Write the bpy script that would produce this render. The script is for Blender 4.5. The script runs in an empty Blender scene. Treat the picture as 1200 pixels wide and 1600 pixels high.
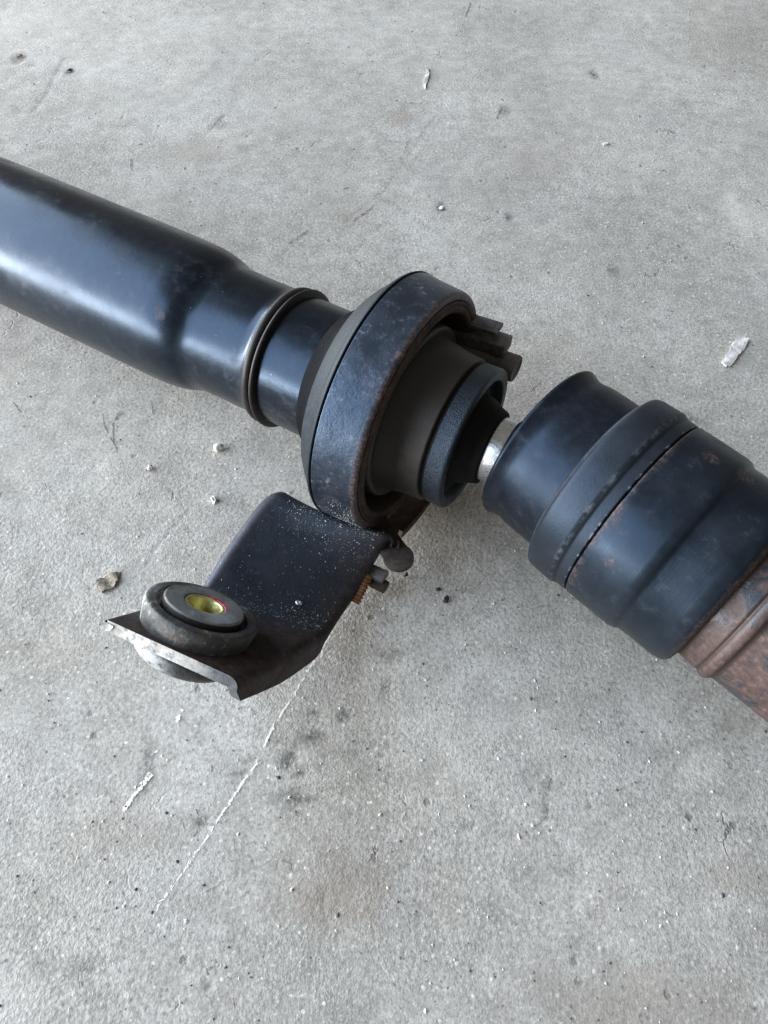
import bpy, bmesh, math, random
import numpy as np
from mathutils import Matrix, Vector
random.seed(7); rng = np.random.default_rng(7)
scene = bpy.context.scene
COL = scene.collection
R_ = math.radians

# ------------------------------------------------------------------ camera
cam_d = bpy.data.cameras.new('camera'); cam = bpy.data.objects.new('camera', cam_d); COL.objects.link(cam)
cam_d.sensor_fit = 'VERTICAL'; cam_d.sensor_height = 36.0; cam_d.lens = 36.0 * 1100 / 1600
cam_d.clip_start = 0.01; cam_d.clip_end = 60
cam.location = (-0.0200, -0.2660, 0.3837)
cam.rotation_euler = (R_(90 - 56.54), 0, 0)
scene.camera = cam

# ------------------------------------------------------------------ light: an open doorway to the left, dim interior round it
world = bpy.data.worlds.new('World'); scene.world = world; world.use_nodes = True
bg = world.node_tree.nodes['Background']
bg.inputs[0].default_value = (1.0, 0.96, 0.88, 1); bg.inputs[1].default_value = 0.21

def area_lamp(name, loc, size_y, size_z, radiance, col, target):
    d = bpy.data.lights.new(name, 'AREA'); d.shape = 'RECTANGLE'; d.size = size_y; d.size_y = size_z
    d.energy = radiance * math.pi * size_y * size_z; d.color = col
    o = bpy.data.objects.new(name, d); COL.objects.link(o); o.location = loc
    dirv = Vector(target) - Vector(loc)
    o.rotation_euler = dirv.to_track_quat('-Z', 'Y').to_euler()
    return o
area_lamp('doorway_light_low', (-4.4, 1.35, 0.52), 10.1, 1.0, 29.0, (1.0, 0.995, 0.98), (0, 1.35, 0.52))
area_lamp('doorway_light_high', (-4.4, 1.35, 3.60), 10.1, 5.1, 6.9, (0.67, 0.81, 1.0), (0, 1.35, 3.60))

scene.view_settings.view_transform = 'Standard'; scene.view_settings.look = 'None'
scene.view_settings.exposure = 0.0; scene.view_settings.gamma = 1.0
scene.render.engine = 'CYCLES'

# ------------------------------------------------------------------ frames of the two shafts
H = 0.080
A = Vector((0, 0, H)); dL = Vector((0.8598, -0.5106, 0)).normalized()
dR = Vector((0.6940, -0.7198, -0.0167)).normalized()
J = A + 0.1232 * dL
def frame(o, d):
    x = d.normalized(); y = Vector((0, 0, 1)).cross(x).normalized(); z = x.cross(y)
    m = Matrix((x, y, z)).transposed().to_4x4(); m.translation = o
    return m
ML = frame(A, dL); MR = frame(J, dR)      # local x runs along the shaft

CAMP = Vector(cam.location); _al = R_(56.54)
def floor_pt(px, py, z=0.0):
    """ground point seen at a photograph position (1200x1600), used to lay out marks and crumbs on the floor"""
    x = (px - 600) / 1100; y = (py - 800) / 1100
    r = Vector((x, -math.sin(_al) * y + math.cos(_al), -math.cos(_al) * y - math.sin(_al)))
    return CAMP + r * ((z - CAMP.z) / r.z)

# ------------------------------------------------------------------ node helpers
class NT:
    def __init__(s, name):
        s.m = bpy.data.materials.new(name); s.m.use_nodes = True; s.t = s.m.node_tree; s.n = s.t.nodes
        s.b = s.n['Principled BSDF']; s.tc = s.n.new('ShaderNodeTexCoord'); s.obj = s.tc.outputs['Object']
    def link(s, a, b): s.t.links.new(a, b)
    def setin(s, sock, v):
        if isinstance(v, bpy.types.NodeSocket): s.link(v, sock)
        elif isinstance(v, (tuple, list)): sock.default_value = tuple(v) + ((1,) if len(v) == 3 and sock.type == 'RGBA' else ())
        else: sock.default_value = v
    def mapping(s, scale=(1, 1, 1), loc=(0, 0, 0), rot=(0, 0, 0), vec=None):
        n = s.n.new('ShaderNodeMapping'); s.link(vec or s.obj, n.inputs[0])
        n.inputs['Scale'].default_value = scale; n.inputs['Location'].default_value = loc; n.inputs['Rotation'].default_value = rot
        return n.outputs[0]
    def noise(s, scale, detail=3, rough=0.55, dist=0, vec=None, col=False):
        n = s.n.new('ShaderNodeTexNoise'); s.link(vec or s.obj, n.inputs['Vector'])
        n.inputs['Scale'].default_value = scale; n.inputs['Detail'].default_value = detail
        n.inputs['Roughness'].default_value = rough; n.inputs['Distortion'].default_value = dist
        return n.outputs['Color' if col else 'Fac']
    def voro(s, scale, feat='F1', vec=None, out='Distance', rnd=1.0):
        n = s.n.new('ShaderNodeTexVoronoi'); n.feature = feat; s.link(vec or s.obj, n.inputs['Vector'])
        n.inputs['Scale'].default_value = scale; n.inputs['Randomness'].default_value = rnd
        return n.outputs[out]
    def math(s, op, a, b=0.0, c=0.0, clamp=False):
        n = s.n.new('ShaderNodeMath'); n.operation = op; n.use_clamp = clamp
        s.setin(n.inputs[0], a); s.setin(n.inputs[1], b); s.setin(n.inputs[2], c); return n.outputs[0]
    def mr(s, v, a, b, c=0.0, d=1.0, smooth=False):
        n = s.n.new('ShaderNodeMapRange'); n.clamp = True
        if smooth: n.interpolation_type = 'SMOOTHSTEP'
        s.setin(n.inputs[0], v); s.setin(n.inputs[1], a); s.setin(n.inputs[2], b); s.setin(n.inputs[3], c); s.setin(n.inputs[4], d)
        return n.outputs[0]
    def mix(s, f, a, b, blend='MIX'):
        n = s.n.new('ShaderNodeMix'); n.data_type = 'RGBA'; n.blend_type = blend; n.clamp_factor = True
        s.setin(n.inputs[0], f); s.setin(n.inputs[6], a); s.setin(n.inputs[7], b); return n.outputs[2]
    def sep(s, vec=None):
        n = s.n.new('ShaderNodeSeparateXYZ'); s.link(vec or s.obj, n.inputs[0]); return n.outputs
    def attr(s, name):
        n = s.n.new('ShaderNodeAttribute'); n.attribute_name = name; return n
    def bump(s, h, strength, dist, prev=None):
        n = s.n.new('ShaderNodeBump'); n.inputs['Strength'].default_value = strength; n.inputs['Distance'].default_value = dist
        s.link(h, n.inputs['Height'])
        if prev: s.link(prev, n.inputs['Normal'])
        return n.outputs[0]
    def done(s, col, rough, metal=0.0, normal=None, spec=0.5, coat=0.0, coat_rough=0.1, tint=None):
        s.setin(s.b.inputs['Base Color'], col); s.setin(s.b.inputs['Roughness'], rough); s.setin(s.b.inputs['Metallic'], metal)
        s.setin(s.b.inputs['Specular IOR Level'], spec)
        if tint: s.setin(s.b.inputs['Specular Tint'], tint)  # blue tints put the colour of reflected sky into the material
        if coat: s.setin(s.b.inputs['Coat Weight'], coat); s.setin(s.b.inputs['Coat Roughness'], coat_rough)
        if normal: s.link(normal, s.b.inputs['Normal'])
        return s.m

def mat_concrete():
    t = NT('concrete')
    big = t.noise(5.5, 4, 0.55); big2 = t.noise(13, 3, 0.6, 0.6, vec=t.mapping(loc=(3, 1, 5)))
    c = t.mix(t.mr(big, 0.36, 0.64), (0.372, 0.347, 0.306), (0.520, 0.492, 0.445))
    c = t.mix(t.mr(big2, 0.42, 0.70, 0, 0.60), c, (0.405, 0.370, 0.310))
    mid = t.noise(70, 4, 0.65); c = t.mix(0.55, c, t.mix(t.mr(mid, 0.33, 0.67), (0.25, 0.25, 0.25), (0.72, 0.72, 0.72)), 'SOFT_LIGHT')
    f1 = t.noise(420, 3, 0.6); f2 = t.noise(950, 2, 0.6, vec=t.mapping(loc=(.3, .7, 0)))
    sp = t.math('ADD', t.math('MULTIPLY', f1, 0.55), t.math('MULTIPLY', f2, 0.45))
    c = t.mix(t.mr(sp, 0.50, 0.36, 0, 0.65), c, (0.185, 0.175, 0.160))
    c = t.mix(t.mr(sp, 0.54, 0.66, 0, 0.75), c, (0.68, 0.64, 0.58))
    # dark and pale sand grains
    g = t.voro(330); gc = t.sep(t.voro(330, out='Color'))
    gm = t.math('MULTIPLY', t.mr(g, 0.30, 0.20), t.mr(gc[0], 0.94, 0.96))
    c = t.mix(t.math('MULTIPLY', gm, 0.6), c, (0.07, 0.07, 0.072))
    gm2 = t.math('MULTIPLY', t.mr(g, 0.34, 0.22), t.mr(gc[1], 0.93, 0.95))
    c = t.mix(t.math('MULTIPLY', gm2, 0.8), c, (0.76, 0.71, 0.64))
    # hairline cracks, only here and there
    wv = t.n.new('ShaderNodeVectorMath'); wv.operation = 'ADD'; t.link(t.obj, wv.inputs[0])
    dn = t.n.new('ShaderNodeVectorMath'); dn.operation = 'SCALE'; dn.inputs['Scale'].default_value = 0.035
    t.link(t.noise(32, 4, 0.6, col=True), dn.inputs[0]); t.link(dn.outputs[0], wv.inputs[1])
    ed = t.voro(13, 'DISTANCE_TO_EDGE', vec=wv.outputs[0])
    cm = t.math('MULTIPLY', t.mr(ed, 0.010, 0.003), t.mr(t.noise(17, 3, 0.6, vec=t.mapping(loc=(9, 2, 1))), 0.60, 0.67))
    c = t.mix(t.math('MULTIPLY', cm, 0.45), c, (0.10, 0.095, 0.09))
    # pores
    pv = t.voro(75); pc = t.sep(t.voro(75, out='Color'))
    pm = t.math('MULTIPLY', t.mr(t.math('ADD', pv, t.math('MULTIPLY', t.noise(300, 2), 0.25)), 0.30, 0.20), t.mr(pc[2], 0.975, 0.985))
    c = t.mix(t.math('MULTIPLY', pm, 0.45), c, (0.10, 0.095, 0.09))
    # marks stored on the slab: red = dirt, green = rust wash and painted shade beside the bearing, blue = pale scuff
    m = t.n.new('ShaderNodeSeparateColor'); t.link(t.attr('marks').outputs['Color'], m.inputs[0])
    brk = t.mr(t.noise(260, 3, 0.7), 0.32, 0.52)
    c = t.mix(t.math('MULTIPLY', m.outputs[0], brk), c, (0.060, 0.052, 0.045))
    c = t.mix(t.math('MULTIPLY', m.outputs[1], t.mr(mid, 0.3, 0.7, 0.35, 1)), c, (0.27, 0.215, 0.17))
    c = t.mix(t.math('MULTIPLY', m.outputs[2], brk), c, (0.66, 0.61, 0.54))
    h = t.math('ADD', t.math('MULTIPLY', f1, 1.0), t.math('MULTIPLY', f2, 0.45))
    h = t.math('ADD', h, t.math('MULTIPLY', mid, 0.9))
    h = t.math('SUBTRACT', h, t.math('MULTIPLY', t.math('MAXIMUM', cm, pm), 1.2))
    h = t.math('SUBTRACT', h, t.math('MULTIPLY', t.math('MULTIPLY', m.outputs[0], brk), 0.9))
    h = t.math('MULTIPLY', h, t.mr(t.noise(8, 3, 0.6, vec=t.mapping(loc=(6, 3, 2))), 0.40, 0.62, 0.45, 1.1))
    nb = t.bump(h, 0.62, 0.0008)
    return t.done(c, t.mr(big2, 0.3, 0.7, 0.62, 0.8), 0, nb, spec=0.35)

def mat_paint(name, base=(0.006, 0.007, 0.009), rough=(0.27, 0.42), rust=0.0, scuff=0.25, specks=True, axial=0, spec=0.5, spots=False):
    t = NT(name)
    n1 = t.noise(38, 4, 0.6); n2 = t.noise(160, 4, 0.65); n3 = t.noise(700, 2, 0.6)
    c = t.mix(t.mr(n2, 0.45, 0.75), base, tuple(v * 2.0 for v in base))
    sc = t.math('MULTIPLY', t.mr(n1, 0.52, 0.70), t.mr(n2, 0.50, 0.66))
    c = t.mix(t.math('MULTIPLY', sc, scuff), c, (0.16, 0.165, 0.175))
    rmask = None
    if rust:
        rn = t.noise(26, 5, 0.65, 0.4, vec=t.mapping(loc=(4, 7, 2)))
        rmask = t.mr(rn, 0.66 - 0.14 * rust, 0.72 - 0.10 * rust, 0, 0.9)
        rc = t.mix(t.mr(n2, 0.35, 0.65), (0.060, 0.028, 0.018), (0.150, 0.085, 0.062))
        c = t.mix(rmask, c, rc)
    if spots:
        sv = t.voro(34); sc_ = t.sep(t.voro(34, out='Color'))
        sm = t.math('MULTIPLY', t.mr(t.math('ADD', sv, t.math('MULTIPLY', n2, 0.30)), 0.30, 0.20), t.mr(sc_[1], 0.80, 0.84))
        c = t.mix(t.math('MULTIPLY', sm, t.mr(n3, 0.35, 0.6, 0.2, 0.9)), c, (0.075, 0.050, 0.042))
        gr = t.noise(18, 6, 0.7, 1.2, vec=t.mapping(loc=(2, 5, 1), scale=(0.6, 1, 1)))
        gm = t.math('MULTIPLY', t.mr(gr, 0.56, 0.66), t.mr(n2, 0.42, 0.6))
        c = t.mix(t.math('MULTIPLY', gm, 0.45), c, (0.085, 0.082, 0.078))
        st = t.noise(1.0, 3, 0.6, vec=t.mapping(scale=(55, 900, 900), rot=(0, 0, 0.3)))
        c = t.mix(t.math('MULTIPLY', t.mr(st, 0.70, 0.76), t.mr(n1, 0.48, 0.6, 0, 0.6)), c, (0.20, 0.20, 0.21))
    if specks:
        v = t.voro(420); vc = t.sep(t.voro(420, out='Color'))
        wm = t.math('MULTIPLY', t.mr(t.math('ADD', v, t.math('MULTIPLY', n3, 0.25)), 0.22, 0.15), t.mr(vc[0], 0.985, 0.99))
        c = t.mix(wm, c, (0.55, 0.55, 0.52))
    r = t.mr(n1, 0.35, 0.65, rough[0], rough[1])
    r = t.math('ADD', r, t.math('MULTIPLY', sc, 0.15))
    if spots: r = t.math('ADD', r, t.math('MULTIPLY', t.math('MAXIMUM', sm, gm), 0.25))
    if rmask is not None: r = t.mix(rmask, r, (0.72, 0.72, 0.72))
    h = t.math('ADD', t.math('MULTIPLY', n2, 0.6), t.math('MULTIPLY', n3, 0.25))
    if rmask is not None: h = t.math('ADD', h, t.math('MULTIPLY', rmask, 0.4))
    return t.done(c, r, 0, t.bump(h, 0.16, 0.0005), spec=spec, tint=(0.46, 0.68, 1.0))  # specular tint colours the paint's reflections sky blue

def mat_band():
    """bearing band: worn black paint with reflections tinted sky blue, pale scuffs, orange bloom towards the front rim"""
    t = NT('worn_band_paint'); x = t.sep()[0]
    n1 = t.noise(55, 5, 0.65, 0.2); n2 = t.noise(240, 4, 0.72, 0.1); n3 = t.noise(620, 2, 0.6)
    c = t.mix(t.mr(n1, 0.40, 0.68), (0.014, 0.016, 0.020), (0.030, 0.033, 0.041))
    sc = t.math('MULTIPLY', t.mr(n2, 0.55, 0.68), t.mr(n1, 0.42, 0.62))
    c = t.mix(t.math('MULTIPLY', sc, 0.75), c, (0.20, 0.22, 0.26))
    edge = t.mr(t.math('ADD', x, t.math('MULTIPLY', n1, 0.012)), 0.0036, 0.0080)
    rm = t.math('MULTIPLY', edge, t.mr(n2, 0.36, 0.56)); rm = t.math('MAXIMUM', rm, t.math('MULTIPLY', t.mr(x, -0.0004, 0.0006), t.mr(n2, 0.40, 0.58)))
    r2 = t.math('MULTIPLY', t.mr(t.noise(42, 4, 0.6, vec=t.mapping(loc=(1, 8, 3))), 0.58, 0.68), t.mr(n2, 0.5, 0.62))
    rm = t.math('MAXIMUM', rm, t.math('MULTIPLY', r2, 0.5))
    c = t.mix(rm, c, t.mix(t.mr(n3, 0.4, 0.6), (0.070, 0.036, 0.022), (0.25, 0.13, 0.075)))
    r = t.math('ADD', t.mr(n1, 0.35, 0.65, 0.33, 0.48), t.math('MULTIPLY', rm, 0.3))
    h = t.math('ADD', n2, t.math('MULTIPLY', n3, 0.5))
    return t.done(c, r, 0, t.bump(h, 0.28, 0.0006), spec=1.0, tint=(0.46, 0.68, 1.0))

def mat_rubber(name, base=(0.018, 0.019, 0.020), rough=(0.45, 0.62), dusty=0.3, grain=0.3, dust=(0.15, 0.15, 0.145), gscale=900, spec=0.5, tint=None):
    t = NT(name)
    n1 = t.noise(34, 4, 0.6); n2 = t.noise(210, 4, 0.65); n3 = t.noise(gscale, 2, 0.6)
    dm = t.math('MULTIPLY', t.mr(n1, 0.40, 0.68), t.mr(n2, 0.38, 0.65))
    c = t.mix(t.math('MULTIPLY', dm, dusty), base, dust)
    v = t.voro(380); vc = t.sep(t.voro(380, out='Color'))
    c = t.mix(t.math('MULTIPLY', t.mr(t.math('ADD', v, t.math('MULTIPLY', n3, 0.25)), 0.24, 0.16), t.mr(vc[0], 0.985, 0.99)), c, (0.32, 0.31, 0.29))
    r = t.math('ADD', t.mr(n1, 0.35, 0.65, rough[0], rough[1]), t.math('MULTIPLY', dm, 0.15))
    h = t.math('ADD', t.math('MULTIPLY', n2, 0.5), t.math('MULTIPLY', n3, 0.6))
    return t.done(c, r, 0, t.bump(h, grain, 0.0007), spec=spec, tint=tint)

def mat_clamp():
    t = NT('boot_ring_rubber'); x = t.sep()[0]
    n1 = t.noise(34, 4, 0.6); n2 = t.noise(210, 4, 0.68); n3 = t.noise(800, 2, 0.6)
    c = t.mix(t.mr(n1, 0.4, 0.65), (0.012, 0.014, 0.017), (0.022, 0.025, 0.030))
    def line(x0, w): return t.mr(t.math('ABSOLUTE', t.math('SUBTRACT', x, x0)), w, w * .1)
    l1 = t.math('MULTIPLY', line(-.0054, .0016), t.mr(n2, 0.46, 0.70, 0, .6)); l2 = t.math('MULTIPLY', line(.0026, .0008), t.mr(n2, 0.52, 0.60)); l3 = t.math('MULTIPLY', line(-.0226, .0016), t.mr(n2, 0.35, 0.65, .05, .4))  # third line paints a light highlight along the ring's left crease
    c = t.mix(t.math('MULTIPLY', t.math('MAXIMUM', t.math('MAXIMUM', l1, l2), l3), .8), c, (0.19, 0.21, 0.23))
    c = t.mix(t.math('MULTIPLY', line(-.0030, .0011), .8), c, (0.006, 0.006, 0.007))
    r = t.math('ADD', t.mr(n1, 0.35, 0.65, 0.42, 0.54), t.math('MULTIPLY', l1, 0.2))
    return t.done(c, r, 0, t.bump(t.math('ADD', n2, t.math('MULTIPLY', n3, .5)), 0.22, 0.0006), spec=0.40, tint=(0.50, 0.70, 1.0))

def mat_rust(name, a=(0.022, 0.016, 0.013), b=(0.085, 0.048, 0.032), rough=0.75, sc=80, grain=0.5):
    t = NT(name)
    n1 = t.noise(sc, 5, 0.65, 0.4); n2 = t.noise(sc * 6, 3, 0.6)
    c = t.mix(t.mr(n1, 0.35, 0.68), a, b); c = t.mix(t.mr(n2, 0.52, 0.7, 0, 0.4), c, tuple(v * 1.7 for v in b))
    return t.done(c, rough, 0, t.bump(t.math('ADD', n1, t.math('MULTIPLY', n2, 0.5)), grain, 0.0008), spec=0.35)

def mat_plain(name, base, rough, metal=0.0, var=0.25, sc=120, grain=0.15, spec=0.5):
    t = NT(name); n = t.noise(sc, 4, 0.65); n2 = t.noise(sc * 5, 3, 0.6)
    c = t.mix(t.mr(n, 0.3, 0.7), tuple(v * (1 - var) for v in base), tuple(min(1, v * (1 + var)) for v in base))
    return t.done(c, t.mr(n2, 0.3, 0.7, max(0.05, rough - 0.08), rough + 0.08), metal, t.bump(t.math('ADD', n, n2), grain, 0.0005), spec=spec)

def mat_bushing():
    """bushing rubber: grey, chalky, with a scraped pale side"""
    t = NT('chalky_rubber')
    n1 = t.noise(60, 4, 0.65, 0.5); n2 = t.noise(240, 4, 0.7); n3 = t.noise(900, 2)
    c = t.mix(t.mr(n1, 0.35, 0.65), (0.026, 0.028, 0.028), (0.066, 0.068, 0.066))
    c = t.mix(t.math('MULTIPLY', t.mr(n2, 0.52, 0.7), t.mr(n1, 0.45, 0.60)), c, (0.34, 0.32, 0.28))
    c = t.mix(t.math('MULTIPLY', t.mr(t.noise(90, 3, 0.6, vec=t.mapping(loc=(5, 1, 2))), 0.52, 0.64), 0.75), c, (0.075, 0.050, 0.036))
    m = t.n.new('ShaderNodeSeparateColor'); t.link(t.attr('marks').outputs['Color'], m.inputs[0])
    c = t.mix(t.math('MULTIPLY', m.outputs[0], t.mr(n2, 0.34, 0.50)), c, (0.72, 0.76, 0.78))
    return t.done(c, t.mr(n2, 0.3, 0.7, 0.5, 0.72), 0, t.bump(t.math('ADD', n2, t.math('MULTIPLY', n3, 0.4)), 0.45, 0.0009), spec=0.4)

def mat_core():
    """steel core face: dull grey metal with brown stain and a dab of red paint beside the hole"""
    t = NT('dull_core_steel'); p = t.sep()
    n1 = t.noise(90, 4, 0.65, 0.4); n2 = t.noise(420, 3, 0.65)
    c = t.mix(t.mr(n1, 0.35, 0.65), (0.12, 0.125, 0.125), (0.27, 0.28, 0.28))  # lighter top face has its sky reflection put into the colour
    side = t.mr(p[1], -0.004, 0.014)
    c = t.mix(t.math('MULTIPLY', t.mr(n1, 0.40, 0.52), side), c, (0.050, 0.036, 0.027))
    c = t.mix(t.mr(p[0], 0.0142, 0.0136), c, (0.022, 0.019, 0.017))
    m = t.n.new('ShaderNodeSeparateColor'); t.link(t.attr('marks').outputs['Color'], m.inputs[0])
    c = t.mix(t.math('MULTIPLY', m.outputs[0], t.mr(n2, 0.40, 0.52)), c, (0.42, 0.015, 0.050))
    return t.done(c, t.mr(n2, 0.3, 0.7, 0.42, 0.6), 0.15, t.bump(n2, 0.3, 0.0006), spec=0.5)

def mat_body():
    """joint housing: black paint with reflections tinted sky blue, fine machining, pinkish rust at the front edge and in spots"""
    t = NT('joint_body_paint'); x = t.sep()[0]
    n1 = t.noise(40, 4, 0.6); n2 = t.noise(170, 4, 0.68, 0.4); n3 = t.noise(650, 2, 0.6)
    fx = t.noise(1.0, 3, 0.5, vec=t.mapping(scale=(1500, 10, 10)))
    c = t.mix(t.mr(n1, 0.4, 0.7), (0.007, 0.009, 0.012), (0.015, 0.018, 0.023))
    c = t.mix(t.math('MULTIPLY', t.mr(n2, 0.55, 0.70), t.mr(n1, 0.45, 0.65, 0, 0.22)), c, (0.12, 0.13, 0.145))
    edge = t.mr(t.math('SUBTRACT', x, t.math('MULTIPLY', n1, 0.012)), 0.0015, -0.0020)
    rm = t.math('MULTIPLY', edge, t.mr(n2, 0.38, 0.60, 0, .75))
    v = t.voro(52); vc = t.sep(t.voro(52, out='Color'))
    spot = t.math('MULTIPLY', t.mr(t.math('ADD', v, t.math('MULTIPLY', n2, 0.35)), 0.44, 0.28), t.mr(vc[0], 0.78, 0.82))
    rm = t.math('MAXIMUM', rm, t.math('MULTIPLY', spot, t.mr(n3, 0.38, 0.62, 0.1, 0.8)))
    end = t.mr(t.math('ADD', x, t.math('MULTIPLY', n2, 0.003)), 0.0620, 0.0640); rm = t.math('MAXIMUM', rm, end)
    rc = t.mix(t.mr(n3, 0.4, 0.62), (0.050, 0.030, 0.025), (0.135, 0.085, 0.072))
    c = t.mix(rm, c, rc)
    r = t.math('ADD', t.mr(n1, 0.35, 0.65, 0.26, 0.44), t.math('MULTIPLY', rm, 0.3))
    h = t.math('ADD', t.math('MULTIPLY', n2, 0.25), t.math('MULTIPLY', fx, 0.22)); h = t.math('ADD', h, t.math('MULTIPLY', rm, 0.5))
    return t.done(c, r, 0, t.bump(h, 0.22, 0.0006), spec=0.40, tint=(0.46, 0.68, 1.0))

def mat_tail():
    """rear tube: flaking blue-black paint over pink-brown rust"""
    t = NT('rusty_tail'); x = t.sep()[0]; z = t.sep()[2]; y = t.sep()[1]
    n1 = t.noise(48, 5, 0.7, 0.6); n2 = t.noise(300, 4, 0.7); n3 = t.noise(900, 2)
    rc = t.mix(t.mr(n2, 0.35, 0.65), (0.048, 0.029, 0.024), (0.100, 0.062, 0.052))
    keep = t.mr(t.math('ADD', n1, t.mr(y, -0.04, 0.03, -0.10, 0.14)), 0.40, 0.54)
    c = t.mix(keep, rc, (0.020, 0.025, 0.033))
    c = t.mix(t.math('MULTIPLY', t.mr(n2, 0.60, 0.72), 0.25), c, (0.26, 0.24, 0.24))
    g = t.mr(t.math('ABSOLUTE', t.math('SUBTRACT', x, 0.0742)), 0.0016, 0.0006); g2 = t.mr(t.math('ABSOLUTE', t.math('SUBTRACT', x, 0.0815)), 0.0018, 0.0006)
    g3 = t.mr(x, 0.0655, 0.0640)
    c = t.mix(t.math('MULTIPLY', t.math('MAXIMUM', t.math('MAXIMUM', g, g2), g3), 0.85), c, (0.038, 0.022, 0.016))
    h = t.math('ADD', t.math('MULTIPLY', n2, 0.7), t.math('MULTIPLY', keep, 0.5))
    return t.done(c, t.mix(keep, (0.62,) * 3, (0.40,) * 3), 0, t.bump(h, 0.4, 0.0007), spec=0.5)

def mat_plate():
    """bracket: dark paint, browner towards edges and the bent ear"""
    t = NT('bracket_paint'); p = t.sep()
    n1 = t.noise(45, 5, 0.65, 0.5); n2 = t.noise(200, 4, 0.68); n3 = t.noise(800, 2)
    c = t.mix(t.mr(n1, 0.35, 0.7), (0.018, 0.021, 0.026), (0.040, 0.045, 0.055))
    m = t.n.new('ShaderNodeSeparateColor'); t.link(t.attr('marks').outputs['Color'], m.inputs[0])
    rm = t.math('MULTIPLY', t.math('ADD', m.outputs[0], t.math('SUBTRACT', n1, 0.55)), 1.3, clamp=True)
    c = t.mix(t.math('MULTIPLY', rm, 0.8), c, t.mix(t.mr(n2, 0.35, 0.65), (0.026, 0.017, 0.012), (0.085, 0.048, 0.030)))
    c = t.mix(t.math('MULTIPLY', t.mr(n2, 0.62, 0.72), 0.35), c, (0.17, 0.16, 0.165))
    pale = t.math('MULTIPLY', m.outputs[1], t.mr(n2, 0.34, 0.52, 0.15, 1.0))
    c = t.mix(pale, c, t.mix(t.mr(n1, 0.4, 0.6), (0.42, 0.37, 0.30), (0.78, 0.75, 0.70)))
    r = t.math('ADD', t.mr(n1, 0.35, 0.65, 0.42, 0.56), t.math('MULTIPLY', rm, 0.14))
    h = t.math('ADD', n2, t.math('MULTIPLY', n3, 0.4))
    return t.done(c, r, 0, t.bump(h, 0.30, 0.0006), spec=t.mr(rm, 0, .8, 0.62, 0.22), tint=(0.55, 0.74, 1.0))

def mat_silver():
    t = NT('bare_steel'); n = t.noise(160, 4, 0.7); n2 = t.noise(700, 2)
    c = t.mix(t.mr(n, 0.35, 0.65), (0.56, 0.57, 0.58), (0.72, 0.74, 0.76))
    c = t.mix(t.mr(n2, 0.62, 0.70, 0, 0.7), c, (0.10, 0.075, 0.055))
    return t.done(c, t.mr(n, 0.3, 0.7, 0.24, 0.36), 1.0, t.bump(n2, 0.25, 0.0004))

M = dict(
    concrete=mat_concrete(),
    tube=mat_paint('gloss_black_paint', rough=(0.23, 0.33), scuff=0.10, spots=True, spec=0.42),
    weld=mat_rust('dark_ring_rubber', (0.009, 0.008, 0.008), (0.024, 0.018, 0.017), 0.5, 60, 0.3),
    band=mat_band(), rim=mat_rust('rim_rust'),
    seal=mat_rubber('grey_seal_rubber', (0.008, 0.010, 0.012), (0.50, 0.60), 0.28, 0.35, (0.070, 0.080, 0.086), 900, 0.22, (0.7, 0.85, 1.0)),
    bell=mat_plain('black_bell_rubber', (0.0035, 0.0040, 0.0050), 0.7, 0, 0.3, 200, 0.3, 0.05),
    hub=mat_rubber('brown_sleeve_rubber', (0.030, 0.025, 0.021), (0.48, 0.62), 0.45, 0.18, (0.085, 0.074, 0.064)),
    dark=mat_plain('black_rubber', (0.006, 0.006, 0.006), 0.75, 0, 0.3, 100, 0.3, 0.25),
    slinger=mat_rubber('cast_slinger', (0.008, 0.009, 0.011), (0.40, 0.50), 0.12, 1.0, (0.06, 0.07, 0.08), 1500, 0.8, (0.6, 0.78, 1.0)),
    silver=mat_silver(),
    boot=mat_paint('boot_black', (0.008, 0.009, 0.012), (0.33, 0.45), 0.0, 0.14, spec=0.36),
    boot_ring=mat_clamp(),
    body=mat_body(), tail=mat_tail(), plate=mat_plate(), bushing=mat_bushing(), core=mat_core(),
    zinc=mat_plain('yellow_zinc', (0.62, 0.57, 0.26), 0.40, 0.8, 0.3, 160, 0.25),
    rust=mat_rust('brown_rust', (0.030, 0.020, 0.016), (0.095, 0.055, 0.036), 0.7, 90),
    bolt=mat_rust('orange_rust', (0.13, 0.060, 0.026), (0.36, 0.18, 0.085), 0.75, 200),
    steel_dark=mat_rust('sooty_steel', (0.075, 0.075, 0.076), (0.190, 0.175, 0.165), 0.6, 90),
    tab=mat_rust('brown_tab_paint', (0.034, 0.027, 0.022), (0.085, 0.069, 0.056), 0.62, 60),
    spigot=mat_rust('worn_spigot', (0.070, 0.070, 0.070), (0.190, 0.165, 0.145), 0.6, 60),
    chip=mat_plain('white_chip', (0.68, 0.63, 0.60), 0.7, 0, 0.12, 200, 0.4),
    pebble=mat_plain('pale_pebble', (0.62, 0.62, 0.58), 0.6, 0, 0.15, 300, 0.4),
    flake=mat_rust('tan_flake', (0.12, 0.095, 0.070), (0.36, 0.31, 0.25), 0.85, 110),
    crumb=mat_plain('black_crumb', (0.016, 0.017, 0.018), 0.7, 0, 0.3, 300, 0.4),
    grit=mat_plain('sand_grain', (0.55, 0.53, 0.48), 0.6, 0, 0.3, 500, 0.2),
    gritd=mat_plain('dark_grit', (0.045, 0.042, 0.040), 0.75, 0, 0.4, 500, 0.2),
    chalk=mat_plain('chalk_dust', (0.88, 0.85, 0.80), 0.9, 0, 0.08, 300, 0.2),
    crack=mat_plain('crack_shadow', (0.17, 0.16, 0.15), 0.95, 0, 0.3, 300, 0.3, 0.1),
)

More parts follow.
